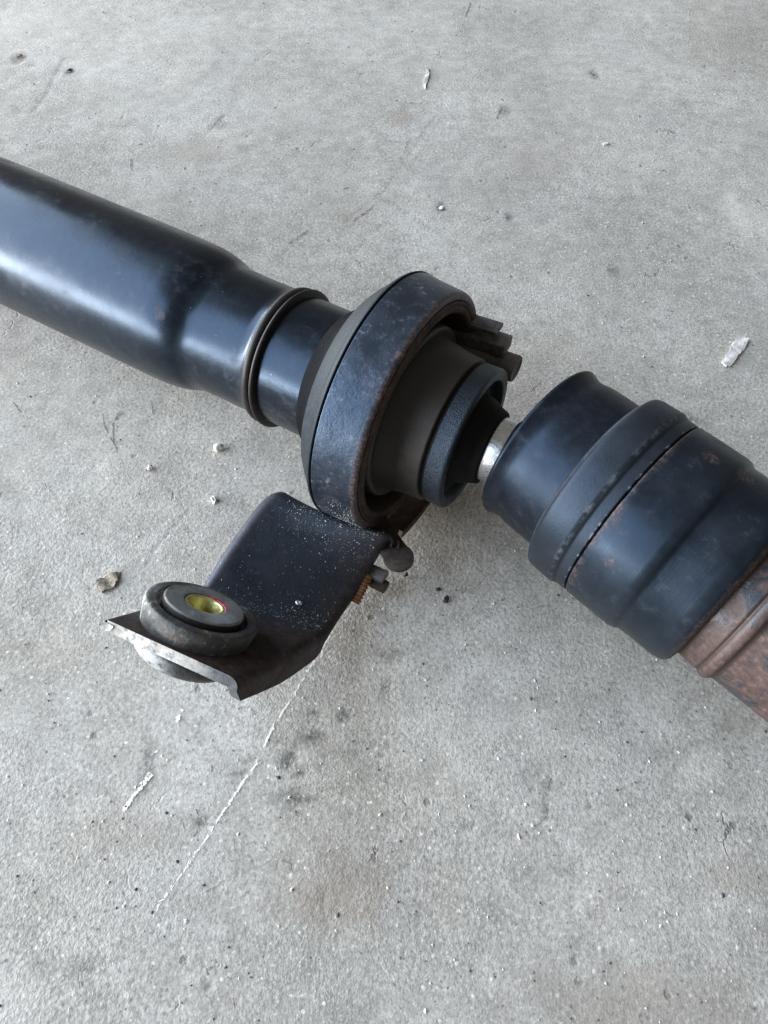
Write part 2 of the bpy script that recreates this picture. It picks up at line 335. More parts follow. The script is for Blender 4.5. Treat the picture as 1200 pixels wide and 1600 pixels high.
# ------------------------------------------------------------------ geometry helpers
def link_obj(name, me, mat=None, parent=None, matrix=None):
    o = bpy.data.objects.new(name, me); COL.objects.link(o)
    if mat: me.materials.append(mat)
    if parent: o.parent = parent
    if matrix is not None:
        if parent: o.matrix_parent_inverse = Matrix.Identity(4); o.matrix_basis = parent_world[parent.name].inverted() @ matrix
        else: o.matrix_basis = matrix
        parent_world[o.name] = matrix
    else: parent_world[o.name] = parent_world[parent.name].copy() if parent else Matrix.Identity(4)
    return o
parent_world = {}
def mesh_np(name, V, Fq, smooth=True, sharp=None):
    me = bpy.data.meshes.new(name); me.from_pydata([tuple(v) for v in V], [], [tuple(f) for f in Fq]); me.update()
    if smooth:
        me.shade_smooth()
        if sharp: me.set_sharp_from_angle(angle=R_(sharp))
    return me
def fillet(prof, steps=5):
    """prof: (s, r) or (s, r, radius) -> smoothed list"""
    out = []
    for i, p in enumerate(prof):
        rad = p[2] if len(p) > 2 else 0
        if rad and 0 < i < len(prof) - 1:
            a = Vector(prof[i - 1][:2]); b = Vector(p[:2]); c = Vector(prof[i + 1][:2])
            la = (a - b).length; lc = (c - b).length; d = min(rad, la * .48, lc * .48)
            p0 = b + (a - b) * (d / la); p1 = b + (c - b) * (d / lc)
            for k in range(steps + 1):
                q = k / steps; out.append(((1 - q) ** 2 * p0 + 2 * q * (1 - q) * b + q * q * p1)[:])
        else: out.append((p[0], p[1]))
    return out
def lathe(name, prof, mat, parent, matrix, seg=192, wob=0.0, sharp=38, steps=5, seed=0):
    pr = fillet(prof, steps); n = len(pr); V = []; F = []
    ph = [(rng.uniform(0, 6.28), rng.uniform(0, 6.28), k) for k in (2, 3, 5, 9)]
    for i, (s, r) in enumerate(pr):
        for k in range(seg):
            a = 2 * math.pi * k / seg
            rr = r + (wob * sum(math.sin(m * a + p0 + s * 60 * m) / m for p0, p1, m in ph) if wob and r > 1e-4 else 0)
            V.append((s, rr * math.cos(a), rr * math.sin(a)))
    for i in range(n - 1):
        for k in range(seg):
            k2 = (k + 1) % seg
            F.append((i * seg + k, i * seg + k2, (i + 1) * seg + k2, (i + 1) * seg + k))
    me = mesh_np(name, V, F, True, sharp)
    # make normals point outwards
    bm = bmesh.new(); bm.from_mesh(me); bmesh.ops.remove_doubles(bm, verts=bm.verts, dist=1e-7); bmesh.ops.recalc_face_normals(bm, faces=bm.faces); bm.to_mesh(me); bm.free()
    me.shade_smooth(); me.set_sharp_from_angle(angle=R_(sharp))
    return link_obj(name, me, mat, parent, matrix)
def empty(name, loc):
    o = bpy.data.objects.new(name, None); COL.objects.link(o); o.location = loc; o.empty_display_size = 0.05
    parent_world[o.name] = Matrix.Translation(loc); return o
def tag(o, label, cat, group=None):
    o['label'] = label; o['category'] = cat
    if group: o['group'] = group
    return o
def catmull(P, n):
    P = [np.array(p, float) for p in P]; P = [2 * P[0] - P[1]] + P + [2 * P[-1] - P[-2]]; m = len(P) - 3; out = []
    for i in range(n):
        t = i / (n - 1) * m; k = min(int(t), m - 1); f = t - k; p0, p1, p2, p3 = P[k:k + 4]
        out.append(0.5 * ((2 * p1) + (-p0 + p2) * f + (2 * p0 - 5 * p1 + 4 * p2 - p3) * f * f + (-p0 + 3 * p1 - 3 * p2 + p3) * f ** 3))
    return np.array(out)

# ------------------------------------------------------------------ the floor
def vnoise(X, Y, scale, seed):
    r = np.random.default_rng(seed); T = r.random((256, 256)); x = X * scale; y = Y * scale
    xi = np.floor(x).astype(int); yi = np.floor(y).astype(int); fx = x - xi; fy = y - yi
    fx = fx * fx * (3 - 2 * fx); fy = fy * fy * (3 - 2 * fy); g = lambda a, b: T[a % 256, b % 256]
    return (g(xi, yi) * (1 - fx) + g(xi + 1, yi) * fx) * (1 - fy) + (g(xi, yi + 1) * (1 - fx) + g(xi + 1, yi + 1) * fx) * fy
x0, x1, y0, y1, st = -0.60, 0.62, -0.42, 0.95, 0.0032
nx = int((x1 - x0) / st) + 1; ny = int((y1 - y0) / st) + 1
X, Y = np.meshgrid(np.linspace(x0, x1, nx), np.linspace(y0, y1, ny), indexing='xy')
marks = np.zeros((ny, nx, 4)); marks[..., 3] = 1
def blob(px, py, rx, ry, ch, amt, soft=0.6):
    c = floor_pt(px, py); e = floor_pt(px + rx, py); f = floor_pt(px, py + ry)
    ax = (e - c).length * 1.25; ay = (f - c).length * 1.25
    d = np.sqrt(((X - c.x) / ax) ** 2 + ((Y - c.y) / ay) ** 2)
    d = d + (vnoise(X, Y, 120, 3) - .5) * 0.7
    marks[..., ch] = np.maximum(marks[..., ch], amt * np.clip((1.0 - d) / soft, 0, 1))
def streak(pts, wpx, ch, amt):
    P = [floor_pt(*p) for p in pts]; w = (floor_pt(pts[0][0] + wpx, pts[0][1]) - P[0]).length
    for a, b in zip(P, P[1:]):
        ab = np.array([b.x - a.x, b.y - a.y]); t = np.clip(((X - a.x) * ab[0] + (Y - a.y) * ab[1]) / (ab @ ab), 0, 1)
        d = np.hypot(X - a.x - t * ab[0], Y - a.y - t * ab[1]) / w
        marks[..., ch] = np.maximum(marks[..., ch], amt * np.clip(1.3 - d, 0, 1))
for b in [(30, 90, 12, 8, 0, .8), (110, 111, 7, 5, 0, 1), (300, 238, 60, 22, 1, .5), (455, 205, 60, 14, 1, .25), (345, 195, 12, 8, 0, .4), (385, 232, 16, 6, 0, .3),
          (625, 180, 20, 14, 1, .7), (790, 170, 10, 8, 0, .45), (930, 117, 7, 7, 0, .8), (540, 325, 50, 30, 1, .3), (840, 260, 70, 30, 1, .35), (1130, 60, 80, 50, 1, .25),
          (490, 1150, 24, 20, 0, .75), (540, 1118, 12, 11, 0, .8), (493, 1116, 12, 10, 0, .55), (450, 1190, 14, 18, 0, .8), (470, 1205, 9, 8, 0, .9), (375, 1210, 12, 12, 0, .8), (392, 1190, 9, 7, 0, .6), (470, 1247, 34, 10, 0, .7),
          (318, 1285, 12, 11, 0, .7), (617, 1022, 22, 14, 0, .45), (606, 1075, 9, 20, 0, .5), (520, 1390, 75, 70, 1, .75), (505, 1400, 6, 10, 0, .7), (232, 1205, 14, 40, 0, .4), (205, 1300, 100, 40, 1, .3), (160, 1330, 6, 6, 0, .7),
          (800, 1300, 14, 12, 1, .6), (1000, 1560, 180, 60, 1, .45), (1150, 1370, 60, 30, 1, .5), (1015, 1120, 38, 42, 2, .45), (930, 1170, 30, 20, 2, .35), (1110, 1200, 36, 30, 2, .35), (870, 1150, 60, 30, 2, .25),
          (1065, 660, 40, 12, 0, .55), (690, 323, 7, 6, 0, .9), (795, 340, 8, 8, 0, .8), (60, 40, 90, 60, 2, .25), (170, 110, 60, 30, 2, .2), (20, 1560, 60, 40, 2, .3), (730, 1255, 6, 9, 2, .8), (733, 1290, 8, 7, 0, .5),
          (165, 1470, 10, 8, 2, .9), (15, 560, 60, 30, 1, .2), (760, 560, 120, 80, 1, .35), (830, 620, 60, 50, 1, .35), (960, 420, 12, 8, 0, .5), (240, 720, 60, 40, 1, .25), (1150, 330, 22, 30, 2, .5), (150, 1510, 40, 12, 0, .4), (320, 1545, 10, 9, 0, .7), (880, 1130, 16, 14, 1, .4)]: blob(*b)  # broad brown blobs beside bearing and boot paint their shade on the slab
for s in [([(520, 985), (440, 1110), (400, 1190), (330, 1300), (285, 1365), (240, 1435)], 2.5, 2, .35), ([(1080, 480), (1125, 500), (1170, 530)], 2, 2, .4), ([(858, 1220), (850, 1290), (845, 1300)], 4, 0, .45), ([(895, 1350), (893, 1420)], 4, 0, .35),
          ([(740, 400), (600, 310), (560, 340)], 2.5, 0, .25), ([(330, 200), (350, 180)], 4, 0, .5), ([(100, 90), (70, 150), (50, 175)], 4, 0, .3), ([(540, 345), (600, 300), (680, 180)], 2.5, 0, .25), ([(240, 860), (300, 790)], 3, 0, .4), ([(930, 1300), (960, 1330)], 3, 2, .4)]: streak(*s)
fade = np.clip(np.minimum.reduce([X - x0, x1 - X, Y - y0, y1 - Y]) / 0.05, 0, 1)
Z = ((vnoise(X, Y, 14, 11) - .5) * 0.0010 + (vnoise(X, Y, 45, 12) - .5) * 0.0005 - 0.0006 * marks[..., 0]) * fade
Z -= 0.0003 * fade
def floor_mesh():
    V = np.stack([X, Y, Z], -1).reshape(-1, 3)
    i = np.arange(ny - 1)[:, None] * nx + np.arange(nx - 1)[None]; Fq = np.stack([i, i + 1, i + nx + 1, i + nx], -1).reshape(-1, 4)
    # surrounding slab out to the walls of the bay
    B = 5.0; base = len(V)
    ring_in = [0, nx - 1, nx * ny - 1, nx * (ny - 1)]
    V = np.concatenate([V, np.array([[-5.6, -B, 0], [B, -B, 0], [B, B, 0], [-5.6, B, 0]], float)])
    bot = list(range(0, nx)); rgt = [r * nx + nx - 1 for r in range(ny)]; top = [(ny - 1) * nx + c for c in range(nx - 1, -1, -1)]; lft = [r * nx for r in range(ny - 1, -1, -1)]
    faces = [tuple(f) for f in Fq.tolist()]
    for edge, o0, o1 in ((bot, 0, 1), (rgt, 1, 2), (top, 2, 3), (lft, 3, 0)):
        faces.append(tuple([base + o0, base + o1] + edge[::-1]))
    me = bpy.data.meshes.new('concrete_floor'); me.from_pydata(V.tolist(), [], faces); me.update(); me.shade_smooth()
    a = me.color_attributes.new('marks', 'FLOAT_COLOR', 'POINT')
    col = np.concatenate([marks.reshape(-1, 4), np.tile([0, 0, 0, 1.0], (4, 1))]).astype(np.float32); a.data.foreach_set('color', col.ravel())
    return me
floor = link_obj('concrete_floor', floor_mesh(), M['concrete'])
floor['kind'] = 'structure'; floor['label'] = 'rough grey concrete floor with stains and hairline cracks'

def ribbon(pts, wpx, jit=1.0, n=None, z=0.00035, gap=0.0, seedv=1):
    """irregular thin flat strip on the slab, broken by gaps"""
    r = random.Random(seedv); V = []; F = []
    dense = []
    for (ax, ay), (bx, by) in zip(pts, pts[1:]):
        L = math.hypot(bx - ax, by - ay); k = max(2, int(L / 3.0))
        for i in range(k): dense.append((ax + (bx - ax) * i / k, ay + (by - ay) * i / k))
    dense.append(pts[-1]); on = False; ox = oy = 0
    for i, (px, py) in enumerate(dense):
        ox = ox * .7 + r.uniform(-jit, jit); oy = oy * .7 + r.uniform(-jit, jit)
        keep = r.random() > gap
        a = dense[max(0, i - 1)]; b = dense[min(len(dense) - 1, i + 1)]; dx, dy = b[0] - a[0], b[1] - a[1]; L = math.hypot(dx, dy) or 1
        w = wpx * r.uniform(.25, 1.0) * .5; nxp, nyp = -dy / L * w, dx / L * w
        p = floor_pt(px + ox + nxp, py + oy + nyp, z); q = floor_pt(px + ox - nxp, py + oy - nyp, z)
        V += [p[:], q[:]]
        if on and keep: m = len(V); F.append((m - 4, m - 3, m - 1, m - 2))
        on = keep
    return V, F
def merge(parts):
    V = []; F = []
    for v, f in parts: b = len(V); V += v; F += [tuple(i + b for i in q) for q in f]
    return V, F
cracks = [[(160, 645), (163, 665), (178, 690)], [(180, 655), (190, 640)], [(192, 640), (176, 662), (176, 690), (188, 718)], [(235, 622), (240, 650)], [(20, 628), (33, 645)],
          [(545, 348), (575, 330), (600, 312)], [(450, 380), (480, 360)], [(690, 405), (640, 480)], [(302, 1253), (312, 1275), (308, 1300), (300, 1310)], [(328, 1185), (332, 1205), (322, 1215)],
          [(345, 1287), (352, 1283)], [(65, 1375), (55, 1395), (45, 1408)], [(165, 1420), (160, 1440), (150, 1455)], [(85, 1215), (92, 1250)], [(412, 1322), (430, 1340), (455, 1350), (460, 1370)], [(320, 1395), (335, 1385)], [(122, 1525), (126, 1545)], [(330, 1560), (318, 1555)], [(365, 1558), (368, 1575)],
          [(530, 1240), (537, 1232)], [(860, 1215), (850, 1295)], [(720, 50), (735, 5)], [(785, 165), (775, 185)], [(640, 215), (625, 250)], [(343, 196), (345, 185)], [(120, 320), (110, 350)], [(205, 265), (203, 245)], [(1155, 1000 + 165), (1170, 1190)], [(500, 320), (520, 300), (545, 292)]]
cv, cf = merge([ribbon(c, 1.8, .8, gap=.2, seedv=i) for i, c in enumerate(cracks)])
link_obj('crack', mesh_np('crack', cv, cf, False), M['crack'], floor)['kind'] = 'stuff'
line = [(521, 980), (507, 1005), (490, 1035), (462, 1082), (440, 1115), (420, 1150), (402, 1190), (375, 1228), (345, 1275), (322, 1310), (298, 1345), (270, 1385), (248, 1415), (238, 1436)]
lv, lf = merge([ribbon(line, 3.9, 1.0, gap=.24, seedv=50), ribbon(line, 2.6, 2.4, gap=.5, seedv=51, z=.0004)])
link_obj('scratch_mark', mesh_np('scratch_mark', lv, lf, False), M['chalk'], floor)['label'] = 'long thin white scratch running diagonally below the bracket'
lv, lf = merge([ribbon([(285, 1108), (278, 1122), (270, 1136)], 8, 1, gap=.3, seedv=61), ribbon([(262, 1140), (240, 1185), (228, 1203)], 4, 2.5, gap=.6, seedv=62), ribbon([(240, 1203), (228, 1218), (210, 1243), (193, 1268)], 8, 1.4, gap=.15, seedv=63), ribbon([(236, 1208), (224, 1225)], 10, 2, gap=.2, seedv=64)])
link_obj('scratch_mark', mesh_np('scratch_mark', lv, lf, False), M['chalk'], floor)['label'] = 'short broken white scratch left of the long one'

# ------------------------------------------------------------------ the shaft assembly
shaft = empty('drive_shaft', (0, 0, 0))
tag(shaft, 'black steel car drive shaft with centre bearing, bracket and joint boot lying on concrete', 'drive shaft')

tube = lathe('front_tube', [(-0.78, 0), (-0.78, .0465, .002), (-.35, .0466), (-.172, .0461), (-.158, .0455, .012), (-.1475, .0437, .006), (-.1380, .0398, .006), (-.120, .0394), (-.0990, .0394, .002), (-.0955, .0401, .003), (-.0935, .0411, .002), (-.0915, .0408, .001), (-.0905, .0394), (-.06, .0394), (-.050, .0394), (-.050, .02)], M['tube'], shaft, ML, 256, 0.00006)
for s0, s1, rp in ((-.0940, -.0886, .0426), (-.0882, -.0846, .0433)):
    pr = [(s0 - .0012, .0388), (s0, .0400, .0008)] + [((s0 + s1) / 2 + (s1 - s0) / 2 * math.sin(a), .0394 + (rp - .0394) * math.cos(a) ** .8) for a in np.linspace(-1.45, 1.45, 11)] + [(s1 + .0003, .0390)]
    lathe('ring_bead', pr, M['weld'], tube, ML, 224, 0.00012)

bear = lathe('bearing_band', [(-.0242, .066), (-.0242, .0735, .0005), (-.016, .0724), (-.008, .0718), (-.0010, .0712, .0009), (.0006, .0702, .0009), (.0004, .0668, .0008), (-.0012, .0660, .0006), (-.0012, .0640, .0006), (.0000, .0630, .0008), (.0000, .0606, .0012), (-.0030, .0596, .001), (-.016, .0590)], M['band'], shaft, ML, 288, 0.00015, 30)
bear['label'] = 'wide scuffed steel band of the centre bearing'
lathe('seal_lip', [(-.0568, .0395), (-.0560, .0412, .001), (-.0540, .0430, .003), (-.0470, .0468, .008), (-.0420, .0540, .006), (-.0400, .0592, .0012)], M['bell'], bear, ML, 256, 0.0001)
lathe('rubber_flange', [(-.0410, .0560), (-.0402, .0594, .0008), (-.0360, .0640), (-.0290, .0706, .0015), (-.0276, .0726, .002), (-.0254, .0739, .0008), (-.0249, .0734), (-.0249, .066)], M['seal'], bear, ML, 288, 0.0001)
lathe('front_rim', [(.0006, .0667), (.0010, .0655, .0006), (.0002, .0640, .0006), (.0012, .0628, .0006), (.0008, .0602, .0010), (-.0035, .0592, .001), (-.0180, .0580), (-.0210, .052, .003), (-.0180, .046)], M['rim'], bear, ML, 256, 0.0002)
lathe('rubber_bellows', [(-.0170, .0585), (-.0185, .054, .003), (-.012, .0525, .002), (-.0035, .0514, .0015), (-.0022, .0500, .0012), (-.0030, .0470, .001), (-.004, .044)], M['hub'], bear, ML, 224, 0.00015)
lathe('sleeve', [(-.006, .0462), (-.0035, .0466, .002), (.002, .0450), (.010, .0435), (.019, .0425), (.0218, .0424, .0010), (.0222, .0412), (.0222, .030)], M['hub'], bear, ML, 256, 0.00008)
lathe('dark_groove', [(.0215, .0395), (.026, .0395)], M['dark'], bear, ML, 128)
lathe('dust_slinger', [(.0243, .030), (.0243, .0405, .0006), (.0248, .0414, .0008), (.0340, .0416, .0010), (.0352, .0408, .0007), (.0351, .0352, .0008), (.0325, .0345, .0008), (.0290, .0340, .002), (.0285, .029, .001), (.0285, .020)], M['slinger'], shaft, ML, 256, 0.00008)
lathe('stub_seal', [(.027, .0300), (.0300, .0300, .002), (.0310, .0262, .001), (.0360, .0252, .002), (.0420, .0225, .001), (.0462, .0212, .0010), (.0466, .0180)], M['dark'], shaft, ML, 160, 0.0002)
lathe('stub_shaft', [(.030, .0186), (.0462, .0187), (.0500, .0188), (.0545, .0188, .0006), (.0552, .0180), (.08, .0180)], M['silver'], shaft, ML, 160)
nk = lathe('boot_neck', [(.0543, .0182), (.0546, .0196, .0005), (.0565, .0206, .001), (.0600, .0222, .002), (.0660, .0262, .004), (.0710, .0290)], M['dark'], shaft, ML, 160, 0.0001)

boot = lathe('joint_boot', [(-.0400, .0320), (-.0540, .0385, .004), (-.0588, .0438, .0012), (-.0592, .0456, .0012), (-.0575, .0467, .0014), (-.0545, .0453, .002), (-.0500, .0443, .003), (-.0430, .0455, .004), (-.0240, .0456), (-.0200, .0456)], M['boot'], shaft, MR, 256, 0.00012)
lathe('clamp_ring', [(-.0245, .0440), (-.0242, .0462, .0006), (-.0225, .0500, .002), (-.0208, .0532, .0018), (-.0180, .0538), (-.0060, .0541, .0010), (-.0044, .0534, .0007), (-.0030, .0526, .0006), (.0026, .0527, .0004), (.0030, .0520), (.0030, .048)], M['boot_ring'], boot, MR, 288, 0.00008)
body = lathe('joint_body', [(.0037, .048), (.0037, .0522, .0003), (.0044, .0529, .0005), (.0300, .0529, .0015), (.0330, .0523, .0012), (.0348, .0509, .0015), (.0360, .0507), (.0560, .0503, .004), (.0606, .0492, .0025), (.0626, .0464, .002), (.0632, .0432, .001), (.0636, .0410)], M['body'], shaft, MR, 288, 0.00008)
lathe('rear_tube', [(.0625, .0400), (.0630, .0412), (.0640, .0415, .0006), (.0690, .0421, .001), (.0730, .0425, .0008), (.0742, .0418, .0006), (.0756, .0432, .0012), (.0772, .0437, .0012), (.0796, .0434, .0012), (.0812, .0413, .0010), (.0830, .0409), (.20, .0405), (.60, .0405), (.60, 0)], M['tail'], shaft, MR, 256, 0.0001)

# ---- strap under the bearing
def arc_strap():
    V = []; F = []; n = 40
    for i in range(n + 1):
        a = R_(240 + 80 * i / n)   # from the viewer's side round the bottom
        for s, r in ((-.020, .0765), (-.020, .0790), (.012, .0790), (.012, .0735), (.0095, .0735), (.0095, .0765)):
            V.append((s, r * math.cos(a), r * math.sin(a)))
    for i in range(n):
        for k in range(6): F.append((i * 6 + k, i * 6 + (k + 1) % 6, (i + 1) * 6 + (k + 1) % 6, (i + 1) * 6 + k))
    F.append(tuple(range(6))); F.append(tuple(range(n * 6, n * 6 + 6)))
    return mesh_np('lower_strap', V, F, True, 30)
def fixnormals(me):
    bm = bmesh.new(); bm.from_mesh(me); bmesh.ops.recalc_face_normals(bm, faces=bm.faces); bm.to_mesh(me); bm.free(); return me
link_obj('lower_strap', fixnormals(arc_strap()), M['rust'], bear, ML)

# ---- bracket (local: x = s, y = -u, z)
Lp = [(-.057, .0620, -.0420), (-.057, .0632, -.0355), (-.057, .0668, -.0308), (-.0575, .0745, -.0290), (-.058, .0920, -.0305), (-.058, .1150, -.0350), (-.058, .1300, -.0385), (-.058, .1390, -.0390), (-.0585, .1470, -.0335), (-.0587, .165, -.0140), (-.059, .187, .0110)]
Rp = [(.0165, .0500, -.053), (.0165, .0512, -.0445), (.0158, .0548, -.0388), (.0145, .0615, -.0420), (.0115, .0700, -.0575), (.0105, .0846, -.0650), (.010, .1000, -.0660), (.010, .1120, -.0635), (.010, .1215, -.0570), (.010, .150, -.0265), (.0095, .1780, .0065)]
depR = [.006, .006, .009, .015, .018, .012, .011, .012, .015, .016, .0125]
depL = [.006, .006, .006, .007, .008, .008, .008, .007, .004, .0014, .0014]
def bracket_mesh():
    n = 96; L = catmull(Lp, n); Rr = catmull(Rp, n); tt = np.linspace(0, 10, n)
    dr = np.interp(tt, range(11), depR); dl = np.interp(tt, range(11), depL)
    rf = 0.0055; nv = 22; V = []; MK = []; nf = 6; rows = []
    mid = (L + Rr) / 2; a = np.gradient(mid, axis=0); a /= np.linalg.norm(a, axis=1)[:, None]
    arc = np.concatenate([[0], np.cumsum(np.linalg.norm(np.diff(mid, axis=0), axis=1))])
    for i in range(n):
        c = Rr[i] - L[i]; W = np.linalg.norm(c); c /= W; nn = np.cross(c, a[i]); nn /= np.linalg.norm(nn)
        rc = .012; d = arc[i]; sh = rc - math.sqrt(max(0, rc * rc - max(0, rc - d) ** 2)) if d < rc else 0
        l = L[i] + c * sh; r = Rr[i] - c * sh * .12; w = W - 1.12 * sh; rl = float(np.interp(tt[i], (6.5, 8.6), (rf, .0012)))
        row = []; mk = []
        back = -a[i] * 1.0 * max(0, (tt[i] - 8.2) / 1.8)
        for k in range(nf): # left flange, from the bottom up
            q = k / nf; row.append(l - nn * (rl + max(0, dl[i] - rl) * (1 - q))); mk.append((.6, 0))
        for k in range(6):
            th = math.pi / 2 * k / 5; row.append(l + c * rl * (1 - math.cos(th)) - nn * rl * (1 - math.sin(th))); mk.append((.35, 0))
        for k in range(1, nv):
            q = k / nv; row.append(l + c * (rl + (w - rf - rl) * q)); mk.append((.45 * max(0, (q - .62) / .38), 0))
        for k in range(6):
            th = math.pi / 2 * k / 5; row.append(r - c * rf * (1 - math.sin(th)) - nn * rf * (1 - math.cos(th))); mk.append((.55, 0))
        for k in range(1, nf + 1):
            q = k / nf; dd = rf + (dr[i] - rf) * q; row.append(r - nn * dd + back * (dd - rf)); mk.append((.85, 0))
        bul = .0050 * max(0, 1 - arc[i] / .034) ** .7; dv = np.array([0, mid[i][1], mid[i][2]]); dv /= np.linalg.norm(dv)
        if bul: row = [p + dv * bul * math.sin(math.pi * min(1, max(0, float((p - L[i]) @ c) / W))) ** .7 for p in row]   # the sheet wraps round the bearing band
        rows.append(row); mkx = []
        ear = np.clip((tt[i] - 7.4) / 1.2, 0, 1) * .75
        for m, p in zip(mk, row): mkx.append((max(m[0], ear), 0, 0, 1))
        MK.append(mkx)
    m = len(rows[0]); V = [(p[0], -p[1], p[2]) for row in rows for p in row]; mk = [x for r in MK for x in r]
    F = [(i * m + k, i * m + k + 1, (i + 1) * m + k + 1, (i + 1) * m + k) for i in range(n - 1) for k in range(m - 1)]
    # give the sheet its thickness: offset copy, rim joined
    me = bpy.data.meshes.new('tmp'); me.from_pydata(V, [], F); me.update()
    N = np.array([v.normal[:] for v in me.vertices]); P = np.array(V); TA = np.repeat(np.clip(arc / .014, .22, 1), m)[:, None]
    ce = P.mean(0)
    mid_i = (n // 3) * m + m // 2
    if N[mid_i][2] < 0: N = -N
    T = 0.0052; Q = P - N * T * TA; b = len(V)
    V2 = V + [tuple(q) for q in Q]; mk2 = mk + [(x[0], x[1], 0, 1) for x in mk]
    F2 = F + [tuple(i + b for i in f[::-1]) for f in F]
    rim = [k for k in range(m)] + [i * m + m - 1 for i in range(1, n)] + [(n - 1) * m + k for k in range(m - 2, -1, -1)] + [i * m for i in range(n - 2, 0, -1)]
    # rim gets its own vertices so that the cut edge stays crisp and can carry bare metal and the light it catches, painted pale
    b2 = len(V2); pal = []
    for i in rim:
        tip = i >= (n - 1) * m
        for base in (0, b):
            V2.append(V2[i + base]); mk2.append((0.3, (1.0 if (i % m) < m * .5 else max(.1, 1.0 - ((i % m) - m * .5) / (m * .22))) if tip else 0.08, 0, 1))
    k = len(rim)
    for j in range(k):
        j2 = (j + 1) % k; F2.append((b2 + 2 * j, b2 + 2 * j2, b2 + 2 * j2 + 1, b2 + 2 * j + 1))
    bpy.data.meshes.remove(me)
    me = bpy.data.meshes.new('mounting_bracket'); me.from_pydata(V2, [], F2); me.update(); fixnormals(me); me.shade_smooth(); me.set_sharp_from_angle(angle=R_(50))
    at = me.color_attributes.new('marks', 'FLOAT_COLOR', 'POINT'); at.data.foreach_set('color', np.array(mk2, np.float32).ravel())
    return me, L, Rr
bme, BL, BR = bracket_mesh()
bracket = link_obj('mounting_bracket', bme, M['plate'], shaft, ML)
bracket['label'] = 'dark bent steel bracket arm with rubber bushing at its end'

# ---- bushing in the ear of the bracket: lathe axis x along the ear's normal
tl = R_(49); nloc = Vector((0, math.sin(tl), math.cos(tl)))          # local (x=s, y=-u, z)
cloc = Vector((-.0326, -.1646, -.0145))
MB = ML @ frame(cloc, nloc)
def bush_marks(me, fn):
    a = me.color_attributes.new('marks', 'FLOAT_COLOR', 'POINT')
    a.data.foreach_set('color', np.array([(min(1, fn(v.co)), 0, 0, 1) for v in me.vertices], np.float32).ravel())
br = lathe('bushing_rubber', [(-.006, .0262), (.0000, .0268, .001), (.0050, .0276, .002), (.0095, .0284, .002), (.0120, .0279, .0012), (.0125, .0266, .0008), (.0123, .0226, .0010), (.0090, .0218, .001), (.0070, .016)], M['bushing'], bracket, MB, 160, 0.0002)
TOV = (Vector((0, 0, 0)))
MBi = MB.inverted()
pl = MBi @ floor_pt(223, 960, .07); al_p = math.atan2(pl.z, pl.y)
def pale_side(co):
    a = math.atan2(co.z, co.y); d = abs((a - al_p + math.pi) % (2 * math.pi) - math.pi)
    return max(0, 1.3 - d / .42) * (1 if co.x < .0118 else 0.2) if co.x > -.002 else 0
bush_marks(br.data, pale_side)
core = lathe('bushing_core', [(.005, .0196), (.0108, .0200, .0008), (.0143, .0199, .0010), (.0149, .0192, .0006), (.0151, .0120), (.0150, .0102, .0006), (.0142, .0096), (.0116, .0094)], M['core'], bracket, MB, 144, 0.00012)
pr_ = MBi @ floor_pt(341, 926, .075); ar_p = math.atan2(pr_.z, pr_.y)
def red_dab(co):
    a = math.atan2(co.z, co.y); r = math.hypot(co.y, co.z); d = abs((a - ar_p + math.pi) % (2 * math.pi) - math.pi)
    return max(0, min(1, (0.95 - d) / .25)) * (1 if .0080 < r < .0116 else 0)
bush_marks(core.data, red_dab)
lathe('bushing_sleeve', [(.0145, .0097), (.0146, .0088, .0006), (.0136, .0082), (-.016, .0081)], M['zinc'], bracket, MB, 96)
lathe('bushing_plug', [(-.0155, 0), (-.0150, .0083)], M['dark'], bracket, MB, 48)
lb = lathe('lower_bumper', [(-.0040, .0150), (-.0040, .0262, .001), (-.0060, .0280, .002), (-.0110, .0272, .004), (-.0150, .0230, .003), (-.0172, .0150, .002), (-.0176, .0)], M['bushing'], bracket, MB, 144, 0.00025)
bush_marks(lb.data, lambda co: max(0, 1.3 - abs((math.atan2(co.z, co.y) - al_p - .25 + math.pi) % (2 * math.pi) - math.pi) / 1.1) * 1.1)

# ---- plates given as outlines in a plane, with rounded rims
def slab(name, pts, n, thick, mat, parent, matrix, bev=0.0012):
    """pts: closed outline (3-D, planar), extruded along -n by thick, edges bevelled"""
    bm = bmesh.new(); vs = [bm.verts.new(p) for p in pts]; f = bm.faces.new(vs); bm.normal_update()
    ex = bmesh.ops.extrude_face_region(bm, geom=[f]); nv = [e for e in ex['geom'] if isinstance(e, bmesh.types.BMVert)]
    for v in nv: v.co -= Vector(n) * thick
    bmesh.ops.recalc_face_normals(bm, faces=bm.faces)
    es = [e for e in bm.edges if len(e.link_faces) == 2 and e.calc_face_angle() > .9]
    bmesh.ops.bevel(bm, geom=es, offset=bev, segments=2, profile=.6, affect='EDGES')
    me = bpy.data.meshes.new(name); bm.to_mesh(me); bm.free(); me.shade_smooth(); me.set_sharp_from_angle(angle=R_(35))
    return link_obj(name, me, mat, parent, matrix)
def rounded_tab(c0, c1, w0, w1, n=14):
    """2-D outline: neck of half width w0 at c0 widening to a round end of radius w1 at c1"""
    c0 = np.array(c0); c1 = np.array(c1); d = (c1 - c0) / np.linalg.norm(c1 - c0); p = np.array([-d[1], d[0]])
    mid = c0 + (c1 - c0) * .55
    out = [c0 + p * w0, mid + p * w0 * .95]
    for k in range(n + 1):
        a = R_(118) - R_(236) * k / n; out.append(c1 + w1 * (d * math.cos(a) + p * math.sin(a)))
    out += [mid - p * w0 * .95, c0 - p * w0]
    return out
zt = -.048
o2 = rounded_tab((-.004, .0455), (.0225, .0605), .0080, .0090)
slab('locating_tab', [(s, -u, zt - .002 * i / len(o2)) for i, (s, u) in enumerate(o2)][::-1], (0, 0, 1), .0036, M['tab'], bracket, ML, .0005)
